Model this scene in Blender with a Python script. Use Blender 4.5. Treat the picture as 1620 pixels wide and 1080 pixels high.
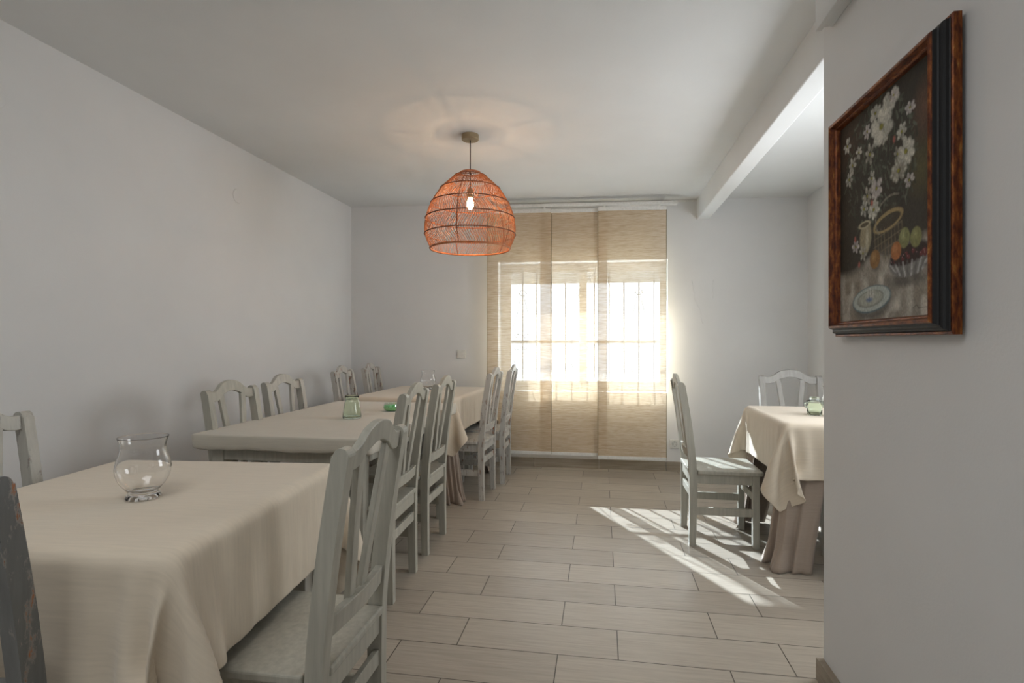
import bpy, bmesh, math, random
import numpy as np
from mathutils import Vector, Matrix, noise

for o in list(bpy.data.objects):
    bpy.data.objects.remove(o)
SC = bpy.context.scene
COL = SC.collection
PI = math.pi

# ------------------------------------------------------------------ camera
FPX = 860.0
YAW = math.atan(142 / FPX)
cd = bpy.data.cameras.new('camera'); cam = bpy.data.objects.new('camera', cd); COL.objects.link(cam)
cam.location = (0, 0, 1.17)
cam.rotation_euler = (PI / 2, 0, YAW)
cd.sensor_width = 36.0
cd.lens = FPX * 36 / 1620
cd.clip_start = 0.05
SC.camera = cam

# ------------------------------------------------------------------ world, sun, exposure
SKY = 4.4
SUN = 26.0
REAR_FILL = 1.0
EXPOSURE = 0.9
w = bpy.data.worlds.new('daylight'); SC.world = w
w.use_nodes = True
nt = w.node_tree
bg = nt.nodes['Background']
bg.inputs['Color'].default_value = (0.80, 0.91, 1.0, 1)
bg.inputs['Strength'].default_value = SKY
sd = bpy.data.lights.new('sun', 'SUN'); sun = bpy.data.objects.new('sun', sd); COL.objects.link(sun)
sd.energy = SUN; sd.angle = math.radians(0.55); sd.color = (0.80, 0.90, 1.0)
sun.rotation_euler = Vector((0.558, -1.0, -0.602)).to_track_quat('-Z', 'Y').to_euler()
sun.location = (-3, 9, 4)
SC.view_settings.view_transform = 'Standard'
SC.view_settings.look = 'None'
SC.view_settings.gamma = 1
SC.view_settings.use_curve_mapping = False
SC.view_settings.exposure = EXPOSURE

def area(name, loc, direction, sx, sy, energy, color=(1, 1, 1), portal=False):
    l = bpy.data.lights.new(name, 'AREA'); l.shape = 'RECTANGLE'; l.size = sx; l.size_y = sy
    l.energy = energy; l.color = color
    o = bpy.data.objects.new(name, l); COL.objects.link(o)
    o.location = loc
    o.rotation_euler = Vector(direction).to_track_quat('-Z', 'Y').to_euler()
    if portal: l.cycles.is_portal = True
    return o
# sky comes in by the window portal; the other three are added unseen fill lights
area('window_portal', (-0.19, 5.50, 1.3), (0, -1, 0), 1.7, 1.3, 1, portal=True)
area('rear_fill', (-0.7, -3.25, 1.25), (0, 1, 0), 2.4, 1.9, 5, (0.90, 0.95, 1.0))
area('ceiling_fill', (-0.85, 0.15, 2.40), (0, 0, -1), 1.1, 1.1, 7.5, (0.96, 0.98, 1.0))
area('alcove_fill', (1.735, 2.85, 1.45), (-1, 0, 0), 1.1, 1.0, 13, (0.92, 0.96, 1.0))

# ------------------------------------------------------------------ material helpers
def srgb(r, g, b):
    f = lambda v: (v / 255 / 12.92) if v / 255 <= 0.04045 else ((v / 255 + 0.055) / 1.055) ** 2.4
    return (f(r), f(g), f(b), 1)

class NT:
    def __init__(s, name):
        s.m = bpy.data.materials.new(name); s.m.use_nodes = True
        s.t = s.m.node_tree; s.p = s.t.nodes['Principled BSDF']; s.out = s.t.nodes['Material Output']
    def n(s, typ, **kw):
        nd = s.t.nodes.new(typ)
        for k, v in kw.items():
            if k in nd.inputs.keys() if hasattr(nd.inputs, 'keys') else False: nd.inputs[k].default_value = v
            else: setattr(nd, k, v)
        return nd
    def l(s, a, b): s.t.links.new(a, b)
    def coord(s, scale=(1, 1, 1), kind='Object', loc=(0, 0, 0)):
        tc = s.n('ShaderNodeTexCoord'); mp = s.n('ShaderNodeMapping')
        mp.inputs['Scale'].default_value = scale; mp.inputs['Location'].default_value = loc
        s.l(tc.outputs[kind], mp.inputs['Vector']); return mp.outputs[0]
    def noise(s, vec, scale, detail=3, rough=0.5):
        nd = s.n('ShaderNodeTexNoise'); nd.inputs['Scale'].default_value = scale
        nd.inputs['Detail'].default_value = detail; nd.inputs['Roughness'].default_value = rough
        s.l(vec, nd.inputs['Vector']); return nd.outputs['Fac']
    def ramp(s, fac, stops):
        r = s.n('ShaderNodeValToRGB'); e = r.color_ramp.elements
        while len(e) < len(stops): e.new(0.5)
        for i, (p, c) in enumerate(stops): e[i].position = p; e[i].color = c
        s.l(fac, r.inputs[0]); return r.outputs[0]
    def bump(s, h, strength, dist=0.002):
        b = s.n('ShaderNodeBump'); b.inputs['Strength'].default_value = strength; b.inputs['Distance'].default_value = dist
        s.l(h, b.inputs['Height']); s.l(b.outputs[0], s.p.inputs['Normal']); return b
    def mix(s, fac, a, b, blend='MIX'):
        m = s.n('ShaderNodeMix'); m.data_type = 'RGBA'; m.blend_type = blend
        for sock, v in ((m.inputs[0], fac), (m.inputs[6], a), (m.inputs[7], b)):
            if hasattr(v, 'is_linked') or hasattr(v, 'links'): s.l(v, sock)
            else: sock.default_value = v
        return m.outputs[2]
    def set(s, **kw):
        for k, v in kw.items(): s.p.inputs[k.replace('_', ' ')].default_value = v
        return s

def simple(name, col, rough=0.5, metal=0.0, bump=None, **kw):
    t = NT(name); t.set(Base_Color=col, Roughness=rough, Metallic=metal)
    for k, v in kw.items(): t.p.inputs[k.replace('_', ' ')].default_value = v
    c = t.coord()
    f = t.noise(c, 60, 3)
    a = tuple(min(1, x * 1.06) for x in col[:3]) + (1,); b = tuple(x * 0.92 for x in col[:3]) + (1,)
    t.l(t.ramp(f, [(0.3, b), (0.7, a)]), t.p.inputs['Base Color'])
    if bump: t.bump(t.noise(c, bump[0], 4), bump[1], bump[2])
    return t.m

def mat_plaster(name, col):
    t = NT(name); c = t.coord()
    t.set(Roughness=0.85)
    f = t.noise(c, 2.2, 4)
    b = tuple(x * 0.94 for x in col[:3]) + (1,)
    t.l(t.ramp(f, [(0.25, b), (0.75, col)]), t.p.inputs['Base Color'])
    t.bump(t.noise(c, 120, 5, 0.6), 0.25, 0.0015)
    return t.m

def mat_floor():
    t = NT('wood_effect_tile')
    c = t.coord(loc=(0.163, -2.0338, 0))
    br = t.n('ShaderNodeTexBrick')
    br.offset = 0.636; br.offset_frequency = 2; br.squash = 1; br.squash_frequency = 2
    br.inputs['Scale'].default_value = 1.0
    br.inputs['Brick Width'].default_value = 0.613
    br.inputs['Row Height'].default_value = 0.2093
    br.inputs['Mortar Size'].default_value = 0.0021
    br.inputs['Mortar Smooth'].default_value = 0.12
    br.inputs['Bias'].default_value = 0
    br.inputs['Color1'].default_value = srgb(186, 177, 163)
    br.inputs['Color2'].default_value = srgb(170, 161, 148)
    br.inputs['Mortar'].default_value = srgb(84, 76, 67)
    t.l(c, br.inputs['Vector'])
    st = t.coord(scale=(2.2, 38, 1))
    n1 = t.noise(st, 2.0, 6, 0.65)
    st2 = t.coord(scale=(6, 160, 1))
    n2 = t.noise(st2, 1.0, 4, 0.7)
    s1 = t.ramp(n1, [(0.32, (0.82, 0.80, 0.78, 1)), (0.62, (1.06, 1.05, 1.04, 1))])
    s2 = t.ramp(n2, [(0.28, (0.80, 0.78, 0.76, 1)), (0.5, (1, 1, 1, 1))])
    m = t.mix(0.8, br.outputs['Color'], s1, 'MULTIPLY')
    m = t.mix(0.45, m, s2, 'MULTIPLY')
    t.l(m, t.p.inputs['Base Color'])
    t.set(Roughness=0.42)
    rr = t.ramp(n1, [(0.3, (0.42, 0.42, 0.42, 1)), (0.7, (0.28, 0.28, 0.28, 1))])
    t.l(rr, t.p.inputs['Roughness'])
    inv = t.n('ShaderNodeMath', operation='SUBTRACT'); inv.inputs[0].default_value = 1.0
    t.l(br.outputs['Fac'], inv.inputs[1])
    ad = t.n('ShaderNodeMath', operation='MULTIPLY_ADD'); ad.inputs[1].default_value = 0.12
    t.l(n2, ad.inputs[0]); t.l(inv.outputs[0], ad.inputs[2])
    t.bump(ad.outputs[0], 0.6, 0.0012)
    return t.m

def mat_tile_base():
    t = NT('skirting_tile'); c = t.coord(scale=(2, 2, 40))
    n1 = t.noise(c, 2.0, 5, 0.6)
    t.l(t.ramp(n1, [(0.3, srgb(140, 129, 113)), (0.7, srgb(166, 155, 139))]), t.p.inputs['Base Color'])
    t.set(Roughness=0.5)
    return t.m

def mat_paint(name, worn, base=(184, 181, 168)):
    """painted wood; worn > 0 shows brown and raw wood where the paint has rubbed off"""
    t = NT(name)
    g = t.coord(scale=(26, 26, 2.2))
    n1 = t.noise(g, 2.0, 5, 0.6)
    a = srgb(*base); b = srgb(*[int(v * 0.91) for v in base])
    colr = t.ramp(n1, [(0.35, b), (0.65, a)])
    if worn:
        g2 = t.coord(scale=(16, 16, 5.0))
        n2 = t.noise(g2, 2.4, 6, 0.72)
        wood = t.ramp(t.noise(t.coord(scale=(8, 8, 2)), 3, 3), [(0.4, srgb(140, 92, 62)), (0.6, srgb(176, 112, 72))])
        gray = srgb(150, 145, 138)
        m2 = t.ramp(n2, [(0.60 - worn, (0, 0, 0, 1)), (0.64 - worn, (1, 1, 1, 1))])
        m1 = t.ramp(n2, [(0.66 - worn, (0, 0, 0, 1)), (0.70 - worn, (1, 1, 1, 1))])
        colr = t.mix(m2, colr, gray)
        colr = t.mix(m1, colr, wood)
        t.bump(n2, 0.2, 0.002)
    else:
        t.bump(n1, 0.15, 0.0008)
    t.l(colr, t.p.inputs['Base Color'])
    t.set(Roughness=0.4)
    return t.m

def mat_cloth(name, col, sc=420):
    t = NT(name)
    cu = t.coord(kind='UV')
    wv = t.n('ShaderNodeTexWave'); wv.bands_direction = 'X'; wv.inputs['Scale'].default_value = sc; wv.inputs['Distortion'].default_value = 1.5
    wh = t.n('ShaderNodeTexWave'); wh.bands_direction = 'Y'; wh.inputs['Scale'].default_value = sc; wh.inputs['Distortion'].default_value = 1.5
    t.l(cu, wv.inputs['Vector']); t.l(cu, wh.inputs['Vector'])
    ad = t.n('ShaderNodeMath', operation='ADD'); t.l(wv.outputs['Fac'], ad.inputs[0]); t.l(wh.outputs['Fac'], ad.inputs[1])
    n1 = t.noise(t.coord(kind='UV', scale=(1, 14, 1)), 9, 4, 0.6)
    a = tuple(min(1, x * 1.03) for x in col[:3]) + (1,); b = tuple(x * 0.93 for x in col[:3]) + (1,)
    t.l(t.ramp(n1, [(0.3, b), (0.7, a)]), t.p.inputs['Base Color'])
    t.set(Roughness=0.8); t.p.inputs['Sheen Weight'].default_value = 0.25
    t.bump(ad.outputs[0], 0.12, 0.0006)
    return t.m

def mat_blind():
    """woven see-through blind fabric: gaps let straight light by, threads scatter it"""
    t = NT('woven_blind_fabric')
    c1 = t.coord(kind='Object', scale=(3, 3, 170)); n1 = t.noise(c1, 1.6, 5, 0.65)
    c2 = t.coord(kind='Object', scale=(14, 14, 420)); n2 = t.noise(c2, 1.0, 3, 0.6)
    av = t.n('ShaderNodeMath', operation='MULTIPLY_ADD'); av.inputs[1].default_value = 0.55
    t.l(n2, av.inputs[0])
    mu = t.n('ShaderNodeMath', operation='MULTIPLY'); mu.inputs[1].default_value = 0.45; t.l(n1, mu.inputs[0]); t.l(mu.outputs[0], av.inputs[2])
    colr = t.ramp(av.outputs[0], [(0.36, srgb(170, 146, 114)), (0.5, srgb(210, 188, 158)), (0.62, srgb(232, 213, 187))])
    gap = t.ramp(av.outputs[0], [(0.35, (0.16, 0.16, 0.16, 1)), (0.65, (0.33, 0.33, 0.33, 1))])
    df = t.n('ShaderNodeBsdfDiffuse'); tl = t.n('ShaderNodeBsdfTranslucent'); tr = t.n('ShaderNodeBsdfTransparent')
    t.l(colr, df.inputs['Color']); t.l(colr, tl.inputs['Color'])
    m1 = t.n('ShaderNodeMixShader'); m1.inputs[0].default_value = 0.07
    t.l(df.outputs[0], m1.inputs[1]); t.l(tl.outputs[0], m1.inputs[2])
    m2 = t.n('ShaderNodeMixShader'); t.l(gap, m2.inputs[0]); t.l(m1.outputs[0], m2.inputs[1]); t.l(tr.outputs[0], m2.inputs[2])
    t.l(m2.outputs[0], t.out.inputs['Surface'])
    return t.m

def mat_pane(name='window_glass', refl=0.06):
    t = NT(name)
    gl = t.n('ShaderNodeBsdfGlossy'); gl.inputs['Roughness'].default_value = 0.02
    tr = t.n('ShaderNodeBsdfTransparent'); tr.inputs['Color'].default_value = (0.95, 0.97, 0.97, 1)
    m = t.n('ShaderNodeMixShader'); m.inputs[0].default_value = refl
    t.l(tr.outputs[0], m.inputs[1]); t.l(gl.outputs[0], m.inputs[2]); t.l(m.outputs[0], t.out.inputs['Surface'])
    return t.m

def mat_glass(name, col=(1, 1, 1, 1), rough=0.0, ior=1.45):
    t = NT(name); t.set(Base_Color=col, Roughness=rough, IOR=ior); t.p.inputs['Transmission Weight'].default_value = 1.0
    return t.m

def mat_gilt():
    t = NT('worn_gilt')
    c = t.coord(scale=(60, 14, 14)); n1 = t.noise(c, 2, 6, 0.7)
    t.l(t.ramp(n1, [(0.30, srgb(40, 16, 8)), (0.45, srgb(96, 44, 16)), (0.6, srgb(140, 78, 30)), (0.75, srgb(190, 140, 72))]), t.p.inputs['Base Color'])
    t.set(Roughness=0.38, Metallic=0.45); t.bump(n1, 0.3, 0.001)
    return t.m

def mat_rattan():
    t = NT('rattan'); c = t.coord(); n1 = t.noise(c, 40, 4)
    t.l(t.ramp(n1, [(0.3, srgb(156, 88, 48)), (0.7, srgb(204, 132, 84))]), t.p.inputs['Base Color'])
    t.set(Roughness=0.55)
    return t.m

M = dict(
    wall=mat_plaster('wall_plaster', srgb(229, 229, 228)),
    ceil=mat_plaster('ceiling_plaster', srgb(232, 233, 232)),
    floor=mat_floor(), skirting=mat_tile_base(),
    white=simple('white_paint', srgb(226, 225, 220), 0.4),
    upvc=simple('window_frame_white', srgb(230, 230, 228), 0.35),
    iron=simple('grey_painted_iron', srgb(150, 150, 148), 0.5),
    sage=mat_paint('sage_grey_paint', 0.0),
    worn=mat_paint('worn_white_paint', 0.045, (200, 197, 190)),
    lightworn=mat_paint('lightly_worn_paint', -0.02, (188, 185, 175)),
    dark=mat_paint('dark_worn_paint', 0.065, (122, 123, 121)),
    grey=mat_paint('shaded_grey_paint', 0.0, (150, 147, 141)),  # base colour darkened to stand in for shade on the alcove chair
    cream=mat_cloth('cream_cotton', srgb(221, 207, 186)),
    taupe=mat_cloth('taupe_cotton', srgb(168, 152, 138)),
    greige=mat_cloth('pale_cotton', srgb(212, 205, 190)),
    blind=mat_blind(), pane=mat_pane(), bowl=mat_pane('thin_bowl_glass', 0.25),
    glass=mat_glass('clear_glass'), greenglass=mat_glass('green_tinted_glass', (0.86, 0.95, 0.86, 1)),
    gel=simple('green_gel_beads', (0.02, 0.85, 0.08, 1), 0.35, bump=(180, 0.8, 0.004)),
    gilt=mat_gilt(), black=simple('black_lacquer', (0.005, 0.005, 0.006, 1), 0.45),
    rattan=mat_rattan(), ring=simple('dark_rattan_hoop', srgb(120, 66, 36), 0.55),
    brass=simple('brushed_brass', srgb(168, 150, 120), 0.4, 0.6),
    cord=simple('brown_flex', srgb(60, 48, 42), 0.6),
    render=simple('outside_render', srgb(225, 222, 215), 0.9),
    plastic=simple('white_plastic', srgb(225, 224, 218), 0.35),
    hole=simple('dark_socket_holes', srgb(70, 68, 64), 0.6),
)
t = NT('lit_filament_glass'); t.set(Base_Color=(1, .75, .45, 1)); t.p.inputs['Emission Color'].default_value = (1.0, 0.62, 0.28, 1); t.p.inputs['Emission Strength'].default_value = 14
M['bulb'] = t.m

# ------------------------------------------------------------------ mesh helpers
def obj(name, bm, mat, parent=None, smooth=False, angle=None, bevel=0, kind=None, uv=False):
    me = bpy.data.meshes.new(name)
    bmesh.ops.recalc_face_normals(bm, faces=bm.faces)
    bm.to_mesh(me); bm.free()
    for m in (mat if isinstance(mat, (list, tuple)) else [mat]): me.materials.append(m)
    o = bpy.data.objects.new(name, me); COL.objects.link(o)
    if smooth:
        for p in me.polygons: p.use_smooth = True
    if bevel:
        b = o.modifiers.new('bevel', 'BEVEL'); b.width = bevel; b.segments = 2; b.limit_method = 'ANGLE'; b.angle_limit = math.radians(40)
        b.harden_normals = False
    if parent: o.parent = parent
    if kind: o['kind'] = kind
    return o

def empty(name, loc, rz=0.0, label=None, cat=None, group=None):
    o = bpy.data.objects.new(name, None); COL.objects.link(o); o.empty_display_size = 0.1
    o.location = loc; o.rotation_euler = (0, 0, rz)
    return tag(o, label, cat, group)

def tag(o, label=None, cat=None, group=None, kind=None):
    if label: o['label'] = label
    if cat: o['category'] = cat
    if group: o['group'] = group
    if kind: o['kind'] = kind
    return o

def box(bm, x0, x1, y0, y1, z0, z1, f=None):
    vs = [bm.verts.new((x, y, z) if f is None else f(x, y, z)) for z in (z0, z1) for y in (y0, y1) for x in (x0, x1)]
    for q in ((0, 1, 3, 2), (4, 6, 7, 5), (0, 4, 5, 1), (2, 3, 7, 6), (0, 2, 6, 4), (1, 5, 7, 3)):
        bm.faces.new([vs[i] for i in q])
    return vs

def extrude_poly(bm, pts, a, b, to):
    """pts: 2D outline; to(u, v, w) gives a 3D point; w goes from a to b"""
    A = [bm.verts.new(to(u, v, a)) for u, v in pts]; B = [bm.verts.new(to(u, v, b)) for u, v in pts]
    n = len(pts)
    bm.faces.new(A); bm.faces.new(B[::-1])
    for i in range(n): bm.faces.new((A[i], B[i], B[(i + 1) % n], A[(i + 1) % n]))

def ribbon(bm, left, right, a, b, to):
    """solid band between two edge polylines"""
    n = len(left)
    L0 = [bm.verts.new(to(*p, a)) for p in left]; R0 = [bm.verts.new(to(*p, a)) for p in right]
    L1 = [bm.verts.new(to(*p, b)) for p in left]; R1 = [bm.verts.new(to(*p, b)) for p in right]
    for i in range(n - 1):
        bm.faces.new((L0[i], L0[i + 1], R0[i + 1], R0[i])); bm.faces.new((L1[i], R1[i], R1[i + 1], L1[i + 1]))
        bm.faces.new((L0[i], L1[i], L1[i + 1], L0[i + 1])); bm.faces.new((R0[i], R0[i + 1], R1[i + 1], R1[i]))
    bm.faces.new((L0[0], R0[0], R1[0], L1[0])); bm.faces.new((L0[-1], L1[-1], R1[-1], R0[-1]))

def tube(bm, pts, r, seg=6, closed=False):
    pts = [Vector(p) for p in pts]; n = len(pts); rings = []
    for i, p in enumerate(pts):
        if closed: d = pts[(i + 1) % n] - pts[i - 1]
        else: d = pts[min(i + 1, n - 1)] - pts[max(i - 1, 0)]
        d.normalize()
        up = Vector((0, 0, 1)) if abs(d.z) < 0.9 else Vector((1, 0, 0))
        a = d.cross(up).normalized(); b = d.cross(a)
        rings.append([bm.verts.new(p + (a * math.cos(t) + b * math.sin(t)) * r) for t in [2 * PI * k / seg for k in range(seg)]])
    m = n if closed else n - 1
    for i in range(m):
        A, B = rings[i], rings[(i + 1) % n]
        for k in range(seg): bm.faces.new((A[k], A[(k + 1) % seg], B[(k + 1) % seg], B[k]))
    if not closed: bm.faces.new(rings[0][::-1]); bm.faces.new(rings[-1])

def lathe(bm, prof, seg=48, cx=0, cy=0, z0=0, mod=None):
    rings = []
    for r, z in prof:
        if r < 1e-5: rings.append([bm.verts.new((cx, cy, z0 + z))]); continue
        rings.append([bm.verts.new((cx + r * (mod(t, z) if mod else 1) * math.cos(t), cy + r * (mod(t, z) if mod else 1) * math.sin(t), z0 + z)) for t in [2 * PI * k / seg for k in range(seg)]])
    for A, B in zip(rings, rings[1:]):
        for k in range(seg):
            a, b = A[k % len(A)], A[(k + 1) % len(A)]; c, d = B[(k + 1) % len(B)], B[k % len(B)]
            f = []
            for v in (a, b, c, d):
                if v not in f: f.append(v)
            if len(f) > 2: bm.faces.new(f)

def spline(pts, n=8):
    """Catmull-Rom through 2D points"""
    P = [pts[0]] + list(pts) + [pts[-1]]; out = []
    for i in range(1, len(P) - 2):
        p0, p1, p2, p3 = P[i - 1:i + 3]
        for k in range(n):
            t = k / n
            out.append(tuple(0.5 * ((2 * b) + (-a + c) * t + (2 * a - 5 * b + 4 * c - d) * t * t + (-a + 3 * b - 3 * c + d) * t ** 3) for a, b, c, d in zip(p0, p1, p2, p3)))
    out.append(tuple(pts[-1])); return out

# ------------------------------------------------------------------ room
def CZ(x): return 2.458 - 0.0125 * x            # the ceiling is not quite level
def BY(x): return 5.072 + 0.022 * x             # nor is the window wall quite square
XL, XR = -2.43, 1.775
WX = 0.757; WY = 2.035                          # partition wall that carries the picture
YB = -3.3
bm = bmesh.new(); box(bm, XL - .3, XR + .3, YB - .3, 5.6, -0.12, 0); obj('floor', bm, M['floor'], kind='structure')
bm = bmesh.new()
vs = box(bm, XL - .3, XR + .3, YB - .3, 5.6, 0, 0.15, lambda x, y, z: (x, y, CZ(x) + z)); obj('ceiling', bm, M['ceil'], kind='structure')
bm = bmesh.new(); box(bm, XL - .2, XL, YB - .3, 5.4, 0, 2.6, lambda x, y, z: (x, y, min(z, CZ(x) + .0))); obj('wall_left', bm, M['wall'], kind='structure')
bm = bmesh.new()
for y0, y1, z0, z1 in ((WY - .3, 5.5, 0, 2.6),):
    box(bm, XR, XR + .25, y0, y1, z0, z1, lambda x, y, z: (x, y, min(z, CZ(x))))
obj('wall_right', bm, M['wall'], kind='structure')
bm = bmesh.new()
for b in ((2.23, 3.47, .88, .95), (2.23, 3.47, 1.95, 2.02), (2.23, 2.29, .95, 1.95), (3.41, 3.47, .95, 1.95)): box(bm, XR - .035, XR, *b)
obj('alcove_fill_frame', bm, M['upvc'], kind='structure', bevel=.003)  # unseen window frame added around the alcove fill light
# partition: plain wall block, its face towards the room at WX
bm = bmesh.new(); box(bm, WX, XR + .25, YB, WY, 0, 2.6, lambda x, y, z: (x, y, min(z, CZ(x)))); obj('wall_partition', bm, M['wall'], kind='structure', bevel=0.006)
# solid wall behind the camera, with an added frame for the fill light
bm = bmesh.new()
for x0, x1, z0, z1 in ((XL - .2, XR + .2, 0, 2.6),):
    box(bm, x0, x1, YB - .2, YB, z0, z1, lambda x, y, z: (x, y, min(z, CZ(x))))
obj('wall_rear', bm, M['wall'], kind='structure')
bm = bmesh.new()
for b in ((-1.98, -1.90, 0, 2.28), (.50, .58, 0, 2.28), (-1.90, .50, 2.20, 2.28), (-.74, -.66, 0, 2.2)): box(bm, b[0], b[1], YB, YB + .04, b[2], b[3])
obj('rear_fill_frame', bm, M['upvc'], kind='structure', bevel=.003)  # unseen door frame added around the rear fill light
bm = bmesh.new(); box(bm, -1.42, -.28, -.42, .72, 2.412, 2.6, lambda x, y, z: (x, y, min(z, CZ(x))))
tag(obj('ceiling_fill_panel', bm, M['white'], bevel=.004), 'flat square white panel added behind the camera for fill light', 'fill light panel')  # unseen panel added to carry the overhead fill light
# window wall with reveal
WL, WR, WB, WT = -0.968, 0.588, 0.705, 1.915
bm = bmesh.new()
g = lambda x, y, z: (x, BY(x) + y, min(z, CZ(x)))
xs = [XL - .2, WL, WR, XR + .25]; zs = [0, WB, WT, 2.6]
for i in range(3):
    for k in range(3):
        if i == 1 and k == 1: continue
        box(bm, xs[i], xs[i + 1], 0, 0.42, zs[k], zs[k + 1], g)
bmesh.ops.remove_doubles(bm, verts=bm.verts, dist=1e-4)
dups = [f for f in bm.faces if all(len([g2 for g2 in e.link_faces]) > 2 for e in f.edges) and False]
obj('wall_back', bm, M['wall'], kind='structure')

# skirting
def skirt(name, pts, h=0.085, t_=0.012):
    bm = bmesh.new()
    for (x0, y0), (x1, y1) in zip(pts, pts[1:]):
        d = Vector((x1 - x0, y1 - y0, 0)); n = Vector((d.y, -d.x, 0)).normalized() * t_
        L = d.length; k = max(1, round(L / 0.6)); d.normalize()
        for i in range(k):
            a = Vector((x0, y0, 0)) + d * (L * i / k + 0.0012); b = Vector((x0, y0, 0)) + d * (L * (i + 1) / k - 0.0012)
            q = [a, b, b + n, a + n]
            A = [bm.verts.new(p) for p in q]; B = [bm.verts.new(p + Vector((0, 0, h))) for p in q]
            bm.faces.new(A); bm.faces.new(B[::-1])
            for j in range(4): bm.faces.new((A[j], B[j], B[(j + 1) % 4], A[(j + 1) % 4]))
    return obj(name, bm, M['skirting'], kind='structure', bevel=0.0015)
skirt('baseboard_back', [(XL, BY(XL)), (XR, BY(XR))])
skirt('baseboard_left', [(XL, YB), (XL, BY(XL))])
skirt('baseboard_partition', [(WX, WY + .0), (WX, YB)], 0.075, 0.024)
skirt('baseboard_right', [(XR, BY(XR)), (XR, WY)])

# ceiling beam of the alcove, and the boxed beam along the top of the partition
bm = bmesh.new(); box(bm, 0.842, 0.945, WY, BY(.9), 2.262, 2.6, lambda x, y, z: (x, y, min(z, CZ(x) + .01))); obj('trim_1', bm, M['ceil'], kind='structure', bevel=0.006)
bm = bmesh.new()
box(bm, 0.703, WX + .0, YB, 1.955, 2.215, 2.6, lambda x, y, z: (x, y, min(z, CZ(x) + .01)))
box(bm, 0.703, 0.722, YB, 1.955, 2.203, 2.22)
obj('trim_2', bm, M['ceil'], kind='structure', bevel=0.002)
# plaster line where wall meets ceiling
bm = bmesh.new(); box(bm, -0.95, 0.842, -0.006, 0, 0, 1, lambda x, y, z: (x, BY(x) + y, CZ(x) - 0.02 + 0.014 * z)); obj('trim_3', bm, M['white'], kind='structure')

# hairline cracks in the plaster right of the blinds
bm = bmesh.new(); random.seed(4)
for pts in ([(0.80, 1.72), (0.81, 1.66), (0.822, 1.60), (0.82, 1.56), (0.845, 1.50), (0.872, 1.45), (0.88, 1.38), (0.895, 1.33)], [(0.985, 1.72), (0.975, 1.66), (0.985, 1.60), (0.98, 1.56)]):
    tube(bm, [(x, BY(x) - 0.0006, z) for x, z in pts], 0.0022, 5)
obj('trim_4', bm, M['wall'], kind='structure', smooth=True)

# ------------------------------------------------------------------ the window
win = empty('window_1', (0, 0, 0)); win['kind'] = 'structure'
def wy(x, y): return BY(x) + y
bm = bmesh.new()
fx0, fx1, fz0, fz1 = WL, WR, WB, WT
gy = lambda x, y, z: (x, BY(x) + y, z)
FY0, FY1 = 0.17, 0.22
for b in ((fx0, fx1, FY0, FY1, fz0, fz0 + .055), (fx0, fx1, FY0, FY1, fz1 - .05, fz1), (fx0, fx0 + .075, FY0, FY1, fz0 + .055, fz1 - .05), (fx1 - .03, fx1, FY0, FY1, fz0 + .055, fz1 - .05)):
    box(bm, *b, gy)
obj('window_frame', bm, M['upvc'], win, bevel=0.003)
for x0, x1, y0 in ((fx0 + .075, -0.14, 0.175), (-0.215, fx1 - .03, 0.195)):
    bm = bmesh.new(); z0, z1, s = fz0 + .055, fz1 - .05, .05
    for b in ((x0, x1, z0, z0 + .03), (x0, x1, z1 - .03, z1)): box(bm, b[0], b[1], y0, y0 + .02, b[2], b[3], gy)
    box(bm, x0, x0 + (.02 if y0 < .19 else .07), y0, y0 + .02, z0, z1, gy); box(bm, x1 - (.07 if y0 < .19 else .02), x1, y0, y0 + .02, z0, z1, gy)
    s_ = obj('sash', bm, M['upvc'], win, bevel=0.002)
    bm = bmesh.new(); vs = [bm.verts.new(gy(x, y0 + .01, z)) for x, z in ((x0 + .01, z0 + .02), (x1 - .01, z0 + .02), (x1 - .01, z1 - .02), (x0 + .01, z1 - .02))]; bm.faces.new(vs)
    obj('pane', bm, M['pane'], s_)
# outer shutter box narrowing the opening
bm = bmesh.new(); box(bm, fx0, fx1, 0.36, 0.42, 1.745, fz1, gy); obj('shutter', bm, M['upvc'], win)

# iron grille outside the panes
gr = empty('window_grille', (0, 0, 0), 0, 'wrought iron window grille with scrolls seen through the blinds', 'grille')
GY = 0.29
bm = bmesh.new()
xb = [0.212 + 0.141 * k for k in range(-8, 3)]
for i, x in enumerate(xb):
    bm = bmesh.new(); box(bm, x - .006, x + .006, GY - .006, GY + .006, WB, WT, gy); obj('upright_bar', bm, M['iron'], gr)
bm = bmesh.new(); box(bm, WL, WR, GY - .016, GY - .006, 1.152, 1.182, gy); obj('cross_bar', bm, M['iron'], gr)
def scroll(cx, cz, sx, sz):
    pts = []
    for k in range(34):
        a = k / 33 * 3.3 * PI; r = 0.010 + 0.026 * (k / 33)
        pts.append((cx + sx * r * math.cos(a), cz + sz * r * math.sin(a)))
    return pts
for xc in (xb[9], xb[5], xb[1]):
    bm = bmesh.new()
    P = lambda pts: [(x, BY(x) + GY, z) for x, z in pts]
    for sx in (-1, 1):
        for sz in (-1, 1):
            tube(bm, P(scroll(xc + sx * .052, 1.167 + sz * .062, sx, sz)), 0.004, 6)
        tube(bm, P([(xc + sx * .01, 1.63), (xc + sx * .06, 1.42), (xc + sx * .115, 1.26), (xc + sx * .12, 1.20)]), 0.0035, 6)
        tube(bm, P([(xc + sx * .015, 0.72), (xc + sx * .06, 0.88), (xc + sx * .115, 1.06), (xc + sx * .12, 1.13)]), 0.0035, 6)
        tube(bm, P([(xc + sx * (.01 + .03 * math.sin(k / 8 * PI)), 1.62 + .05 * k / 8 + .01 * math.sin(k)) for k in range(9)]), 0.004, 6)
    obj('scrollwork', bm, M['iron'], gr, smooth=True)
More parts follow.
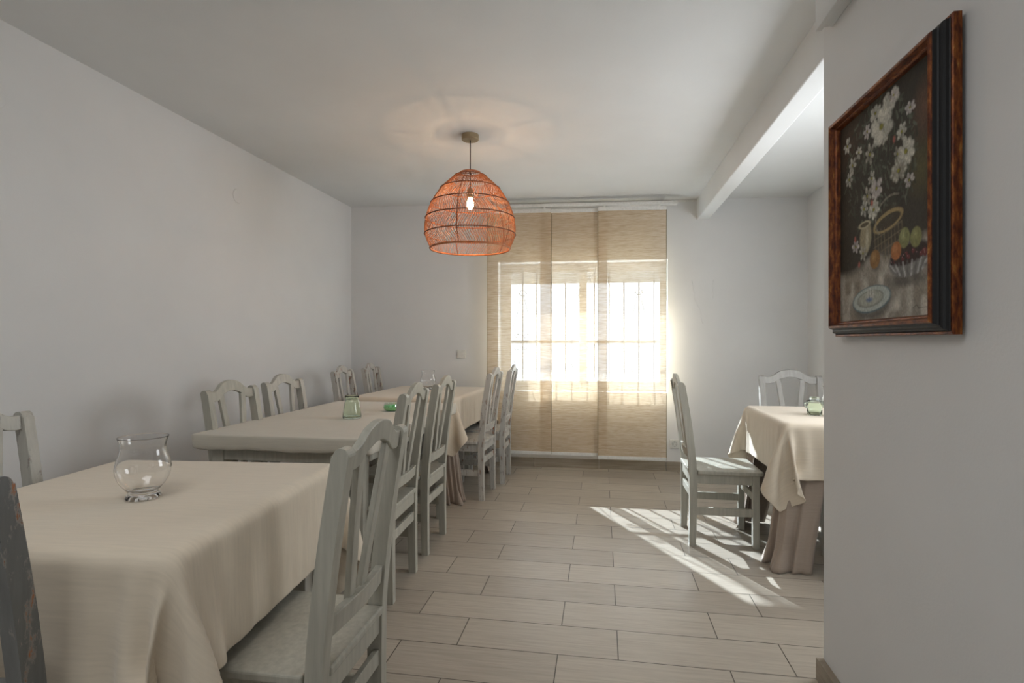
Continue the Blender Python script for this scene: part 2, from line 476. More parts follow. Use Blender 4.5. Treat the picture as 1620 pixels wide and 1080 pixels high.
# ground outside
bm = bmesh.new(); box(bm, -12, 12, 5.6, 22, -0.3, -0.1); obj('ground', bm, M['render'], kind='structure')

# ------------------------------------------------------------------ panel blinds
tr = empty('curtain_track', (0, 0, 0), 0, 'white ceiling-high panel track above the beige blinds', 'curtain track')
bm = bmesh.new(); box(bm, -1.12, 0.655, -0.165, -0.105, 0, 1, lambda x, y, z: (x, BY(x) + y, CZ(x) - 0.078 + 0.028 * z)); obj('rail', bm, M['white'], tr, bevel=0.002)
for x in (-1.0, -0.2, 0.52):
    bm = bmesh.new(); box(bm, x - .015, x + .015, -0.15, 0.0, 0, 1, lambda x, y, z: (x, BY(x) + y, CZ(x) - 0.052 + 0.008 * z)); obj('bracket', bm, M['white'], tr)
for nm, x0, x1, yy, zb, lb in (('l', -1.043, -0.452, -0.138, 0.148, 'left beige woven panel blind, partly behind the wicker lampshade'), ('m', -0.553, 0.042, -0.118, 0.142, 'middle beige woven panel blind, behind both its neighbours'), ('r', -0.034, 0.560, -0.158, 0.128, 'right beige woven panel blind next to the wall socket')):
    e = empty('panel_blind', (0, 0, 0), 0, lb, 'blind', 'woven panel blinds over the window')
    bm = bmesh.new(); nx, nz = 14, 60; grid = []
    for k in range(nz + 1):
        row = []
        for i in range(nx + 1):
            x = x0 + (x1 - x0) * i / nx; z = zb + 0.02 + (CZ(x) - 0.118 - zb - 0.02) * k / nz
            row.append(bm.verts.new((x, BY(x) + yy + 0.0012 * math.sin(z * 2.1 + x * 5), z)))
        grid.append(row)
    for k in range(nz):
        for i in range(nx): bm.faces.new((grid[k][i], grid[k][i + 1], grid[k + 1][i + 1], grid[k + 1][i]))
    obj('fabric', bm, M['blind'], e, smooth=True)
    bm = bmesh.new()
    for xe in (x0, x1):
        box(bm, xe - .0022, xe + .0022, yy - .0012, yy + .0012, zb, 2.33, gy)
    obj('side_hem', bm, simple('blind_side_hem', srgb(128, 116, 84), 0.7), e)
    bm = bmesh.new(); box(bm, x0, x1, yy - .007, yy + .007, 0, 1, lambda x, y, z: (x, BY(x) + y, CZ(x) - 0.124 + 0.034 * z)); obj('top_bar', bm, M['white'], e, bevel=0.002)
    bm = bmesh.new(); box(bm, x0, x1, yy - .006, yy + .006, zb - 0.004, zb + 0.024, gy); obj('bottom_bar', bm, M['white'], e, bevel=0.002)
    for xr in (x0 + .06, x1 - .06):
        bm = bmesh.new(); box(bm, xr - .008, xr + .008, yy - .004, yy + .004, 0, 1, lambda x, y, z: (x, BY(x) + y, CZ(x) - 0.092 + 0.016 * z)); obj('runner', bm, M['plastic'], e)

# ------------------------------------------------------------------ wall fittings
e = empty('wall_socket', (0.648, BY(.648), 0.245), 0, 'white round two-pin wall socket low beside the right blind', 'socket')
bm = bmesh.new(); box(bm, -.041, .041, -.010, 0, -.041, .041); obj('faceplate', bm, M['plastic'], e, bevel=0.003)
bm = bmesh.new(); lathe(bm, [(0.0, -.002), (.019, -.002), (.020, .002), (.0215, .002)], 32)
for v in bm.verts: v.co = Vector((v.co.x, -0.0115 - v.co.z, v.co.y))
obj('socket_well', bm, simple('socket_well_grey', srgb(140, 138, 132), 0.4), e, smooth=True)
bm = bmesh.new()
for dx in (-.0095, .0095):
    tube(bm, [(dx, -.0145, 0), (dx, -.009, 0)], 0.003, 10)
for dz in (-.0185, .0185):
    box(bm, -.004, .004, -.0145, -.010, dz - .002, dz + .002)
obj('contact_holes', bm, M['hole'], e)
e = empty('blank_switch_plate', (-1.322, BY(-1.322), 1.05), 0, 'white square blank plate on back wall above the far table', 'switch plate')
bm = bmesh.new(); box(bm, -.042, .042, -.011, 0, -.042, .042); obj('faceplate', bm, M['plastic'], e, bevel=0.004)
bm = bmesh.new(); box(bm, -.030, .030, -.014, -.010, -.030, .030); obj('rocker', bm, M['plastic'], e, bevel=0.002)
for y, z, lb in ((3.325, 2.153, 'round white junction box cover high on left wall, near the lamp'), (1.83, 2.165, 'round white junction box cover cut by the left edge of the view')):
    bm = bmesh.new(); lathe(bm, [(0, .0045), (.044, .0045), (.047, .003), (.048, 0)], 40)
    for v in bm.verts: v.co = Vector((v.co.z, v.co.x, v.co.y))
    o = obj('junction_cover', bm, M['wall'], smooth=False, bevel=0); o.location = (XL, y, z)
    tag(o, lb, 'cover plate', 'round covers on the left wall')

# ------------------------------------------------------------------ picture
pic = empty('framed_painting', (WX, 1.572, 1.525), 0, 'flower and fruit still life painting in black and gilt frame on right wall', 'painting')
HW, HH = 0.292, 0.340       # outer half width (along y) and half height
def ring_profile(bm, prof, closed=True):
    """prof: (q inward from outer edge, p out from the wall)"""
    rings = []
    for q, p in prof:
        a, b = HW - q, HH - q
        rings.append([bm.verts.new((-p, sy * a, sz * b)) for sy, sz in ((-1, -1), (1, -1), (1, 1), (-1, 1))])
    n = len(rings)
    for i in range(n if closed else n - 1):
        A, B = rings[i], rings[(i + 1) % n]
        for k in range(4): bm.faces.new((A[k], A[(k + 1) % 4], B[(k + 1) % 4], B[k]))
bm = bmesh.new(); ring_profile(bm, [(0, .010), (0, .026), (.002, .0285), (.006, .0285), (.007, .026), (.007, .010)]); obj('outer_gilt_edge', bm, M['gilt'], pic)['label'] = 'worn gilt outer edge'
bm = bmesh.new(); ring_profile(bm, [(.007, .008), (.007, .027), (.009, .030), (.010, .036), (.012, .040), (.016, .042), (.020, .043), (.022, .046), (.0235, .053), (.025, .054), (.025, .008)]); obj('frame_moulding', bm, M['black'], pic)['label'] = 'black lacquered moulding'
bm = bmesh.new(); ring_profile(bm, [(.025, .012), (.025, .055), (.027, .0585), (.031, .0595), (.034, .057), (.0355, .053), (.038, .046), (.0385, .0445), (.041, .0445), (.0435, .040), (.046, .030), (.046, .012)]); obj('inner_gilt_bead', bm, M['gilt'], pic)['label'] = 'worn gilt inner bead'
# canvas: pigment laid down stroke by stroke on a fine grid
CW, CH = 2 * (HW - .044), 2 * (HH - .044)
NX, NZ = 300, 360
U, V = np.meshgrid(np.linspace(0, 1, NX + 1), np.linspace(0, 1, NZ + 1))
rng = np.random.RandomState(7)
def fnoise(n, seed):
    r = np.random.RandomState(seed).rand(n + 2, n + 2)
    x = U * n; y = V * n; xi = x.astype(int); yi = y.astype(int); fx = x - xi; fy = y - yi
    fx = fx * fx * (3 - 2 * fx); fy = fy * fy * (3 - 2 * fy)
    return (r[yi, xi] * (1 - fx) + r[yi, xi + 1] * fx) * (1 - fy) + (r[yi + 1, xi] * (1 - fx) + r[yi + 1, xi + 1] * fx) * fy
nz = fnoise(6, 1) * .5 + fnoise(14, 2) * .3 + fnoise(40, 3) * .2
fine = fnoise(150, 5)
C = np.zeros(U.shape + (3,))
def lin(c): return np.array(srgb(*c)[:3])
def over(mask, col): 
    global C
    C = C * (1 - mask[..., None]) + np.asarray(col) * mask[..., None]
C[:] = lin((40, 38, 33)); over(nz * .6, lin((74, 69, 58))); over(np.clip(nz - .5, 0, 1) * 1.2, lin((40, 40, 36)))
def ell(cu, cv, ru, rv, rot=0, soft=.25):
    du = (U - cu); dv = (V - cv) * (CH / CW); rv2 = rv * (CH / CW)
    c_, s_ = math.cos(rot), math.sin(rot)
    a = (du * c_ + dv * s_) / ru; b = (-du * s_ + dv * c_) / rv2
    d = np.sqrt(a * a + b * b)
    return np.clip((1 - d) / soft, 0, 1)
def stroke(u0, v0, u1, v1, wd, col, al=.8):
    k = CH / CW
    d = np.array([u1 - u0, (v1 - v0) * k]); L2 = (d ** 2).sum() + 1e-9
    t_ = np.clip(((U - u0) * d[0] + (V - v0) * k * d[1]) / L2, 0, 1)
    dist = np.hypot(U - u0 - t_ * d[0], (V - v0) * k - t_ * d[1])
    over(np.clip((wd - dist) / (wd * .5), 0, 1) * al * (.75 + .25 * fine), col)
over(ell(.868, .42, .16, .14, 0, .9) * .6, lin((96, 90, 52)))
over(ell(.90, .20, .13, .15, 0, .9) * .55, lin((118, 82, 62)))
over(ell(.15, .10, .25, .2, 0, .9) * .35, lin((92, 66, 48)))
# table top
edge = .735 - .10 * U + .02 * np.sin(U * 9)
over(np.clip((V - edge) / .05, 0, 1), lin((140, 134, 122)))
over(np.clip((V - edge) / .05, 0, 1) * np.clip((fnoise(18, 9) - .45) * 2.4, 0, 1), lin((184, 178, 166)))
over(np.clip((V - edge) / .05, 0, 1) * np.clip((fnoise(12, 10) - .55) * 2, 0, 1) * .7, lin((98, 84, 66)))
# leaves
for _ in range(420):
    a = rng.rand() * 2 * PI; r = rng.rand() ** .6
    cu = .46 + .38 * r * math.cos(a); cv = .30 + .33 * r * math.sin(a)
    th_ = rng.rand() * PI; L = .02 + .03 * rng.rand()
    g_ = 44 + 66 * rng.rand()
    stroke(cu, cv, cu + L * math.cos(th_), cv + L * math.sin(th_), .006 + .006 * rng.rand(), lin((g_ * .92, g_, g_ * .84)), .7)
# basket
over(ell(.566, .62, .17, .12, 0, .2) * .8, lin((64, 58, 46)))
for k in range(9):
    u0 = .43 + .034 * k
    stroke(u0, .60, u0 + .012, .74, .006, lin((112, 102, 80)), .7)
for k in range(3): stroke(.42, .64 + .035 * k, .70, .60 + .035 * k, .005, lin((118, 108, 86)), .6)
ring_ = ell(.565, .575, .16, .045, -.12, .12) - ell(.565, .578, .135, .030, -.12, .12)
over(np.clip(ring_, 0, 1), lin((150, 132, 92)))
for k in range(10):
    a0, a1 = PI * (.35 + .11 * k * .8), PI * (.35 + .11 * (k + 1) * .8)
    stroke(.60 + .16 * math.cos(a0), .56 - .09 * math.sin(a0), .60 + .16 * math.cos(a1), .56 - .09 * math.sin(a1), .008, lin((136, 132, 116)), .6)
# pot
over(ell(.326, .61, .075, .085, .1, .2), lin((146, 138, 112))); over(ell(.315, .548, .085, .020, 0, .3), lin((178, 170, 142))); over(ell(.315, .548, .06, .012, 0, .3), lin((84, 78, 60)))
over(ell(.345, .62, .025, .07, 0, .6) * .6, lin((196, 188, 164)))
# silver bowl, cherries, fruit
over(ell(.74, .84, .26, .05, 0, .6) * .7, lin((62, 58, 54)))
over(ell(.77, .765, .205, .075, -.06, .12), lin((118, 116, 112)))
over(ell(.76, .745, .19, .045, -.08, .2), lin((46, 30, 28)))
for k in range(14):
    a = PI * (.06 + .068 * k)
    stroke(.77 - .19 * math.cos(a), .762 + .012, .77 - .13 * math.cos(a), .765 + .066 * math.sin(a) ** .5, .010, lin((186, 186, 184)) if k % 2 else lin((92, 90, 88)), .6)
for k in range(26):
    cu, cv = .60 + .30 * rng.rand(), .735 + .03 * rng.rand()
    over(ell(cu, cv, .018, .013, 0, .4), lin((96, 40, 42) if rng.rand() > .4 else (48, 34, 34))); over(ell(cu - .005, cv - .004, .005, .004, 0, .6) * .7, lin((180, 130, 130)))
def fruit(cu, cv, ru, rv, base, hi):
    over(ell(cu + .012, cv + .012, ru * 1.12, rv * 1.1, 0, .3) * .5, lin((48, 42, 36)))
    over(ell(cu, cv, ru, rv, 0, .15), lin(base)); over(ell(cu - ru * .2, cv - rv * .25, ru * .6, rv * .6, 0, .9) * .8, lin(hi))
fruit(.724, .673, .052, .046, (122, 124, 80), (160, 162, 116)); fruit(.824, .685, .052, .044, (122, 122, 76), (156, 156, 106))
fruit(.432, .725, .060, .046, (134, 98, 54), (168, 130, 78)); fruit(.648, .717, .052, .042, (160, 100, 54), (190, 130, 80))
# plate
over(ell(.40, .935, .24, .07, -.05, .3) * .8, lin((78, 76, 70)))
over(ell(.384, .905, .225, .064, -.06, .06), lin((92, 108, 112))); over(ell(.384, .903, .215, .059, -.06, .1), lin((170, 178, 172)))
over(ell(.376, .902, .16, .042, -.06, .1), lin((134, 138, 128))); over(ell(.376, .900, .145, .036, -.06, .2), lin((160, 162, 150)))
over(ell(.37, .905, .05, .016, 0, .6), lin((106, 124, 150)))
for du in (-.03, 0, .03): stroke(.38 + du, .86, .385 + du, .893, .010, lin((196, 196, 188)), .8)
FL = [(0.592, 0.062, 0.072, 0.038), (0.438, 0.063, 0.05, 0.032), (0.346, 0.117, 0.038, 0.03), (0.376, 0.232, 0.045, 0.041), (0.738, 0.322, 0.064, 0.051), (0.7, 0.23, 0.042, 0.033), (0.774, 0.155, 0.039, 0.023), (0.67, 0.383, 0.061, 0.04), (0.164, 0.228, 0.039, 0.039), (0.12, 0.287, 0.04, 0.031), (0.45, 0.407, 0.054, 0.041), (0.346, 0.42, 0.046, 0.038), (0.42, 0.497, 0.051, 0.038), (0.308, 0.473, 0.039, 0.035), (0.206, 0.637, 0.038, 0.028), (0.296, 0.68, 0.039, 0.033), (0.098, 0.113, 0.04, 0.034), (0.542, 0.083, 0.047, 0.029), (0.768, 0.447, 0.034, 0.025), (0.662, 0.312, 0.031, 0.033), (0.248, 0.187, 0.033, 0.028), (0.394, 0.348, 0.033, 0.029), (0.624, 0.05, 0.038, 0.025), (0.532, 0.18, 0.05, 0.041), (0.502, 0.145, 0.097, 0.068)]
for i, (cu, cv, ru, rv) in enumerate(FL):
    ru *= 1.3; rv *= 1.3
    base = [(204, 202, 188), (186, 184, 172), (196, 188, 184), (160, 156, 142)][i % 4 if i != 24 else 0]
    npet = 9 if ru > .06 else 6
    for k in range(npet):
        a = 2 * PI * k / npet + rng.rand() * .5; rr = .8 + .3 * rng.rand(); dim = .62 + .38 * rng.rand()
        ka = CH / CW; ux, uy = ru * math.cos(a), rv * ka * math.sin(a); Lp = math.hypot(ux, uy)
        m_ = ell(cu + ux * .6 * rr, cv + uy * .6 * rr / ka, Lp * .46, ru * .30 / ka, math.atan2(uy, ux), .35)
        over(m_ * .92 * (.7 + .3 * fine), lin(base) * dim); over(ell(cu + ux * .75 * rr, cv + uy * .75 * rr / ka, Lp * .2, ru * .14 / ka, math.atan2(uy, ux), .8) * .5, lin((226, 224, 212)) * dim)
    over(ell(cu, cv, ru * .22, rv * .2, 0, .5), lin((132, 128, 50)))
for cu, cv in ((.40, .462), (.63, .24), (.25, .73), (.20, .60)): over(ell(cu, cv, .018, .02, 0, .6), lin((160, 92, 80)))
stroke(.80, .965, .83, .955, .003, lin((60, 50, 44)), .7); stroke(.83, .955, .85, .972, .003, lin((60, 50, 44)), .7); stroke(.85, .968, .93, .966, .0025, lin((60, 50, 44)), .7)
C *= (.72 + .56 * (fine * .6 + fnoise(75, 21) * .4)[..., None])
verts = np.stack([np.full(U.shape, -.0305), (.5 - U) * CW, (.5 - V) * CH], -1).reshape(-1, 3)
idx = np.arange((NX + 1) * (NZ + 1)).reshape(NZ + 1, NX + 1)
faces = np.stack([idx[:-1, :-1], idx[1:, :-1], idx[1:, 1:], idx[:-1, 1:]], -1).reshape(-1, 4)
me = bpy.data.meshes.new('canvas'); me.from_pydata(verts.tolist(), [], faces.tolist())
ca = me.color_attributes.new('pigment', 'FLOAT_COLOR', 'POINT')
ca.data.foreach_set('color', np.concatenate([C.reshape(-1, 3), np.ones((len(verts), 1))], 1).astype(np.float32).ravel())
t = NT('oil_paint'); at = t.n('ShaderNodeVertexColor'); at.layer_name = 'pigment'; t.l(at.outputs[0], t.p.inputs['Base Color']); t.set(Roughness=0.62); t.p.inputs['Specular IOR Level'].default_value = .25; t.bump(t.noise(t.coord(), 220, 4), .5, .001)
me.materials.append(t.m)
cv_ = bpy.data.objects.new('canvas', me); COL.objects.link(cv_); cv_.parent = pic
bm = bmesh.new(); box(bm, -.012, -.030, -CW / 2, CW / 2, -CH / 2, CH / 2); obj('stretcher_board', bm, M['hole'], pic)
bm = bmesh.new(); box(bm, -.010, -.0003, -.02, .02, .12, .32); obj('hanger', bm, M['brass'], pic)

# ------------------------------------------------------------------ pendant lamp
LX, LY = -0.816, 3.33
LZ = CZ(LX)
lamp = empty('pendant_lamp', (LX, LY, LZ), 0, 'orange woven rattan dome pendant lamp hanging from the ceiling', 'pendant lamp')
bm = bmesh.new(); lathe(bm, [(0, 0), (.053, 0), (.054, -.004), (.054, -.030), (.050, -.034), (0, -.034)], 40); obj('ceiling_rose', bm, M['brass'], lamp, smooth=False, bevel=.001)
SOCK = 2.125 - LZ
bm = bmesh.new(); tube(bm, [(0, 0, -.03), (0, 0, SOCK)], .0035, 10); obj('flex', bm, M['cord'], lamp, smooth=True)
bm = bmesh.new(); lathe(bm, [(0, .0), (.012, 0), (.020, -.012), (.022, -.055), (.0, -.055)], 28, z0=SOCK + .005); obj('socket', bm, M['brass'], lamp, smooth=True)
bm = bmesh.new(); lathe(bm, [(.012, 0), (.013, -.010), (.020, -.028), (.023, -.045), (.020, -.062), (.011, -.073), (0, -.076)], 28, z0=SOCK - .05); obj('bulb', bm, M['bulb'], lamp, smooth=True)
pl = bpy.data.lights.new('bulb_light', 'POINT'); pl.energy = 3.4; pl.color = (1.0, .64, .36); pl.shadow_soft_size = .016
po = bpy.data.objects.new('bulb_light', pl); COL.objects.link(po); po.parent = lamp; po.location = (0, 0, SOCK - .165)
prof = spline([(.060, 2.228), (.10, 2.205), (.185, 2.125), (.243, 2.035), (.277, 1.94), (.282, 1.84), (.247, 1.752)], 12)
def rad(z):
    for (r0, z0), (r1, z1) in zip(prof, prof[1:]):
        if z1 <= z <= z0: return r0 + (r1 - r0) * (z0 - z) / max(z0 - z1, 1e-6)
    return prof[-1][0] if z < 1.76 else prof[0][0]
sh = empty('lamp_shade', (0, 0, 0)); sh.parent = lamp
for r, z, rr, mt in ((.060, 2.228, .005, 'rattan'), (.10, 2.205, .003, 'ring'), (.185, 2.125, .0035, 'ring'), (.243, 2.035, .0035, 'ring'), (.277, 1.94, .0035, 'ring'), (.282, 1.84, .0035, 'ring'), (.247, 1.752, .0065, 'rattan')):
    bm = bmesh.new(); tube(bm, [((r + .003) * math.cos(a), (r + .003) * math.sin(a), z - LZ) for a in [2 * PI * k / 72 for k in range(72)]], rr, 6, True); obj('hoop', bm, M[mt], sh, smooth=True)
bm = bmesh.new()
zr = [2.228, 2.205, 2.125, 2.035, 1.94, 1.84, 1.752]
NS = 112
for s_i in range(NS):
    a0 = 2 * PI * s_i / NS; pts = []
    off = 0
    for b in range(6):
        amp = [0.05, .20, -.16, .16, -.15, .14][b]
        for k in range(7 if b < 5 else 8):
            f_ = k / 7; z = zr[b] + (zr[b + 1] - zr[b]) * f_
            a = a0 + off + amp * (f_ * f_ * (3 - 2 * f_)) * (1 + .1 * math.sin(s_i * 1.7 + b))
            r = rad(z); pts.append((r * math.cos(a), r * math.sin(a), z - LZ))
        off += amp
    if s_i % 2 and True:
        tube(bm, pts[9:], .0017, 4)
    else:
        tube(bm, pts, .0017, 4)
obj('woven_cane', bm, M['rattan'], sh, smooth=True)
bm = bmesh.new()
for k in range(5):
    a = 2 * PI * k / 5 + .9
    tube(bm, [((rad(z) - .004) * math.cos(a), (rad(z) - .004) * math.sin(a), z - LZ) for z in [2.228 - .0238 * j for j in range(21)]], .0028, 5)
obj('upright_rib', bm, M['ring'], sh, smooth=True)
bm = bmesh.new(); 
for a in (0, PI / 2): tube(bm, [(.06 * math.cos(a), .06 * math.sin(a), 2.228 - LZ), (0, 0, 2.226 - LZ), (-.06 * math.cos(a), -.06 * math.sin(a), 2.228 - LZ)], .002, 6)
obj('shade_support', bm, M['cord'], sh)

# ------------------------------------------------------------------ chairs
def make_chair(mat, label, group, wd=0.165):
    """back legs at y=0, seat towards +y"""
    t = empty('dining_chair', (0, 0, 0), 0, label, 'chair', group)
    W = wd
    def post(sx):
        bm = bmesh.new()
        cen = spline([(0.0, 0.0), (0.004, .2), (0.004, .40), (-0.004, .52), (-0.022, .68), (-0.043, .82), (-0.062, .932)], 6)
        F, B = [], []
        for i, (y, z) in enumerate(cen):
            hw = .021 - .002 * max(0, z - .5)
            if z < .4: hw = .018 + .004 * (z / .4)
            F.append((y + hw, z)); B.append((y - hw, z))
        top = []
        yc, zc = cen[-1]; hw = .0192
        out = F[:-1] + [(yc + hw * math.cos(a), zc - hw * .75 + hw * math.sin(a)) for a in [PI * k / 10 for k in range(11)]] + B[:-1][::-1]
        extrude_poly(bm, out, sx * W - .0175, sx * W + .0175, lambda y, z, x: (x, y, z))
        return obj('back_post', bm, mat, t, bevel=.0035)
    post(-1); post(1)
    wi = W - .0175
    def ydepth(z): return -0.062 * max(0, (z - .45) / .48) ** 1.15
    # crest rail
    ks = [(-1, .926), (-.80, .925), (-.62, .938), (-.38, .964), (0, .976), (.38, .964), (.62, .938), (.80, .925), (1, .926)]
    kb = [(-1, .880), (-.80, .878), (-.62, .886), (-.38, .910), (0, .924), (.38, .910), (.62, .886), (.80, .878), (1, .880)]
    top = [(x * (wi + .002), z) for x, z in spline(ks, 5)]; bot = [(x * (wi + .002), z) for x, z in spline(kb, 5)]
    bm = bmesh.new(); ribbon(bm, top, bot, -.011, .011, lambda x, z, w_: (x, w_ + ydepth(z) - .004 * (1 - (x / wi) ** 2), z)); obj('crest_rail', bm, mat, t, bevel=.003)
    for s in (-1, 1):
        c_ = spline([(.078, .905), (.066, .80), (.050, .68), (.036, .58), (.033, .53)], 6)
        bm = bmesh.new(); hw = .0165
        ribbon(bm, [(s * x - hw, z) for x, z in c_], [(s * x + hw, z) for x, z in c_], -.008, .008, lambda x, z, w_: (x, w_ + ydepth(z), z)); obj('splat', bm, mat, t, bevel=.002)
    bm = bmesh.new(); n = 8
    tp = [(-wi - .002 + 2 * (wi + .002) * k / n, .548) for k in range(n + 1)]; bt = [(x, .498) for x, _ in tp]
    ribbon(bm, tp, bt, -.011, .011, lambda x, z, w_: (x, w_ + ydepth(z) - .010 * (1 - (x / wi) ** 2), z)); obj('lower_back_rail', bm, mat, t, bevel=.003)
    # seat plank with notches for the posts
    bm = bmesh.new(); a = wi - .001; f_ = .385; ow = W + .026
    outl = [(-a, -.022), (a, -.022), (a, .028), (ow - .004, .028), (ow, .034), (ow + .004, f_ - .02), (ow - .004, f_ - .006), (ow - .02, f_), (-ow + .02, f_), (-ow + .004, f_ - .006), (-ow - .004, f_ - .02), (-ow, .034), (-ow + .004, .028), (-a, .028)]
    extrude_poly(bm, outl, .414, .436, lambda x, y, z: (x, y, z)); obj('seat', bm, mat, t, bevel=.005)
    FY = .345
    for s in (-1, 1):
        bm = bmesh.new(); h_ = .0185
        extrude_poly(bm, [(-h_ * .88, 0), (h_ * .88, 0), (h_, .414), (-h_, .414)], -.0185, .0185, lambda u, z, v: (s * W + u, FY + v, z)); obj('front_leg', bm, mat, t, bevel=.003)
        bm = bmesh.new(); box(bm, s * W - .009, s * W + .009, .018, FY - .018, .358, .413); obj('side_apron', bm, mat, t, bevel=.002)
        bm = bmesh.new(); box(bm, s * W - .008, s * W + .008, .016, FY - .018, .178, .222); obj('side_stretcher', bm, mat, t, bevel=.002)
    bm = bmesh.new(); box(bm, -W + .018, W - .018, FY - .009, FY + .009, .358, .413); obj('front_apron', bm, mat, t, bevel=.002)
    bm = bmesh.new(); box(bm, -W + .017, W - .017, -.011, .009, .358, .413); obj('rear_apron', bm, mat, t, bevel=.002)
    bm = bmesh.new(); box(bm, -W + .018, W - .018, FY - .008, FY + .008, .262, .304); obj('front_stretcher', bm, mat, t, bevel=.002)
    bm = bmesh.new(); box(bm, -W + .017, W - .017, -.009, .007, .268, .312); obj('rear_stretcher', bm, mat, t, bevel=.002)
    return t

def copy_tree(o, parent=None):
    c = o.copy(); COL.objects.link(c)
    if parent: c.parent = parent
    for ch in [x for x in o.children]: copy_tree(ch, c)
    return c
def place(o, x, y, rz, label, group):
    o.location = (x, y, 0); o.rotation_euler = (0, 0, rz); o['label'] = label; o['group'] = group; return o
R = math.radians
GR, GL = 'chairs along the right side of the table row', 'chairs along the left side of the table row'
sage = make_chair(M['sage'], 'x', GR)
worn = make_chair(M['worn'], 'x', GR)
half = make_chair(M['lightworn'], 'x', GR)
darkc = make_chair(M['dark'], 'x', GL)
wide = make_chair(M['grey'], 'x', GR, wd=0.185)
# facing -x (right side of the row): rz = +90 deg ; facing +x : rz = -90 deg ; facing -y : 180
place(sage, -0.622, 1.288, R(90), 'large grey-green wooden chair in the foreground, beside the nearest table', GR)
place(copy_tree(sage), -0.940, 2.480, R(90 + 2), 'grey-green wooden chair just beyond the large foreground one, at the middle table', GR)
place(copy_tree(sage), -0.955, 3.035, R(90), 'grey-green wooden chair at the far end of the middle table, right side', GR)
place(worn, -0.862, 4.075, R(90 - 3), 'scuffed white chair, nearer of two at the right side of the far table', GR)
place(copy_tree(worn), -0.808, 4.570, R(90 + 1), 'scuffed white chair nearest the blinds, right side of the far table', GR)
place(copy_tree(sage), -1.79, 2.48, R(-90 - 2), 'plain grey-green chair between left wall and the near end of middle table', GL)
place(half, -1.83, 3.00, R(-90 - 2), 'lightly worn grey chair between left wall and far end of middle table', GL)
place(copy_tree(worn), -2.01, 4.120, R(-90 + 3), 'scuffed white chair by left wall, nearer of two at the far table', GL)
place(copy_tree(worn), -2.02, 4.690, R(-90 + 3), 'scuffed white chair in the far left corner of the room', GL)
place(copy_tree(half), -1.850, 1.365, R(-90), 'pale chair cut by left edge of the view, behind the nearest table', GL)
place(darkc, -1.205, 0.845, R(0), 'dark worn chair with bare orange wood at the bottom left corner', 'chair at the near end of the nearest table')
place(copy_tree(sage), 0.512, 3.415, R(-90), 'grey-green chair standing in the open, pulled up to the small right table', 'chairs at the table in the alcove')
place(copy_tree(half), 1.362, 2.845, R(0), 'grey chair almost wholly behind the partition wall, one front leg showing under the alcove table', 'chairs at the table in the alcove')
place(wide, 1.285, 3.965, R(180), 'grey chair facing the camera behind the small right table', 'chairs at the table in the alcove')

# ------------------------------------------------------------------ tables
def make_table(x, y, rz, w_, l_, z, label, mat=None, i_=.045):
    mat = mat or M['sage']
    t = empty('dining_table', (x, y, 0), rz, label, 'table', 'dining tables')
    hw, hl = w_ / 2, l_ / 2
    bm = bmesh.new(); box(bm, -hw, hw, -hl, hl, z - .028, z); obj('tabletop', bm, mat, t, bevel=.004)
    for sx in (-1, 1):
        for sy in (-1, 1):
            bm = bmesh.new()
            cx_, cy_ = sx * (hw - i_ - .03), sy * (hl - i_ - .03)
            a, b = .030, .022
            vs = [bm.verts.new((cx_ + dx * q, cy_ + dy * q, zz)) for zz, q in ((0, b), (z - .14, a), (z - .028, a)) for dx, dy in ((-1, -1), (1, -1), (1, 1), (-1, 1))]
            bm.faces.new(vs[:4]); bm.faces.new(vs[8:])
            for r0 in (0, 4):
                for k in range(4): bm.faces.new((vs[r0 + k], vs[r0 + (k + 1) % 4], vs[r0 + 4 + (k + 1) % 4], vs[r0 + 4 + k]))
            obj('leg', bm, mat, t, bevel=.003)
    a0, b0 = hw - i_ - .061, hl - i_ - .061
    for s in (-1, 1):
        bm = bmesh.new(); box(bm, -a0, a0, s * (hl - i_ - .012) - .011, s * (hl - i_ - .012) + .011, z - .115, z - .029); obj('apron', bm, mat, t, bevel=.002)
        bm = bmesh.new(); box(bm, s * (hw - i_ - .012) - .011, s * (hw - i_ - .012) + .011, -b0, b0, z - .115, z - .029); obj('apron', bm, mat, t, bevel=.002)
    return t

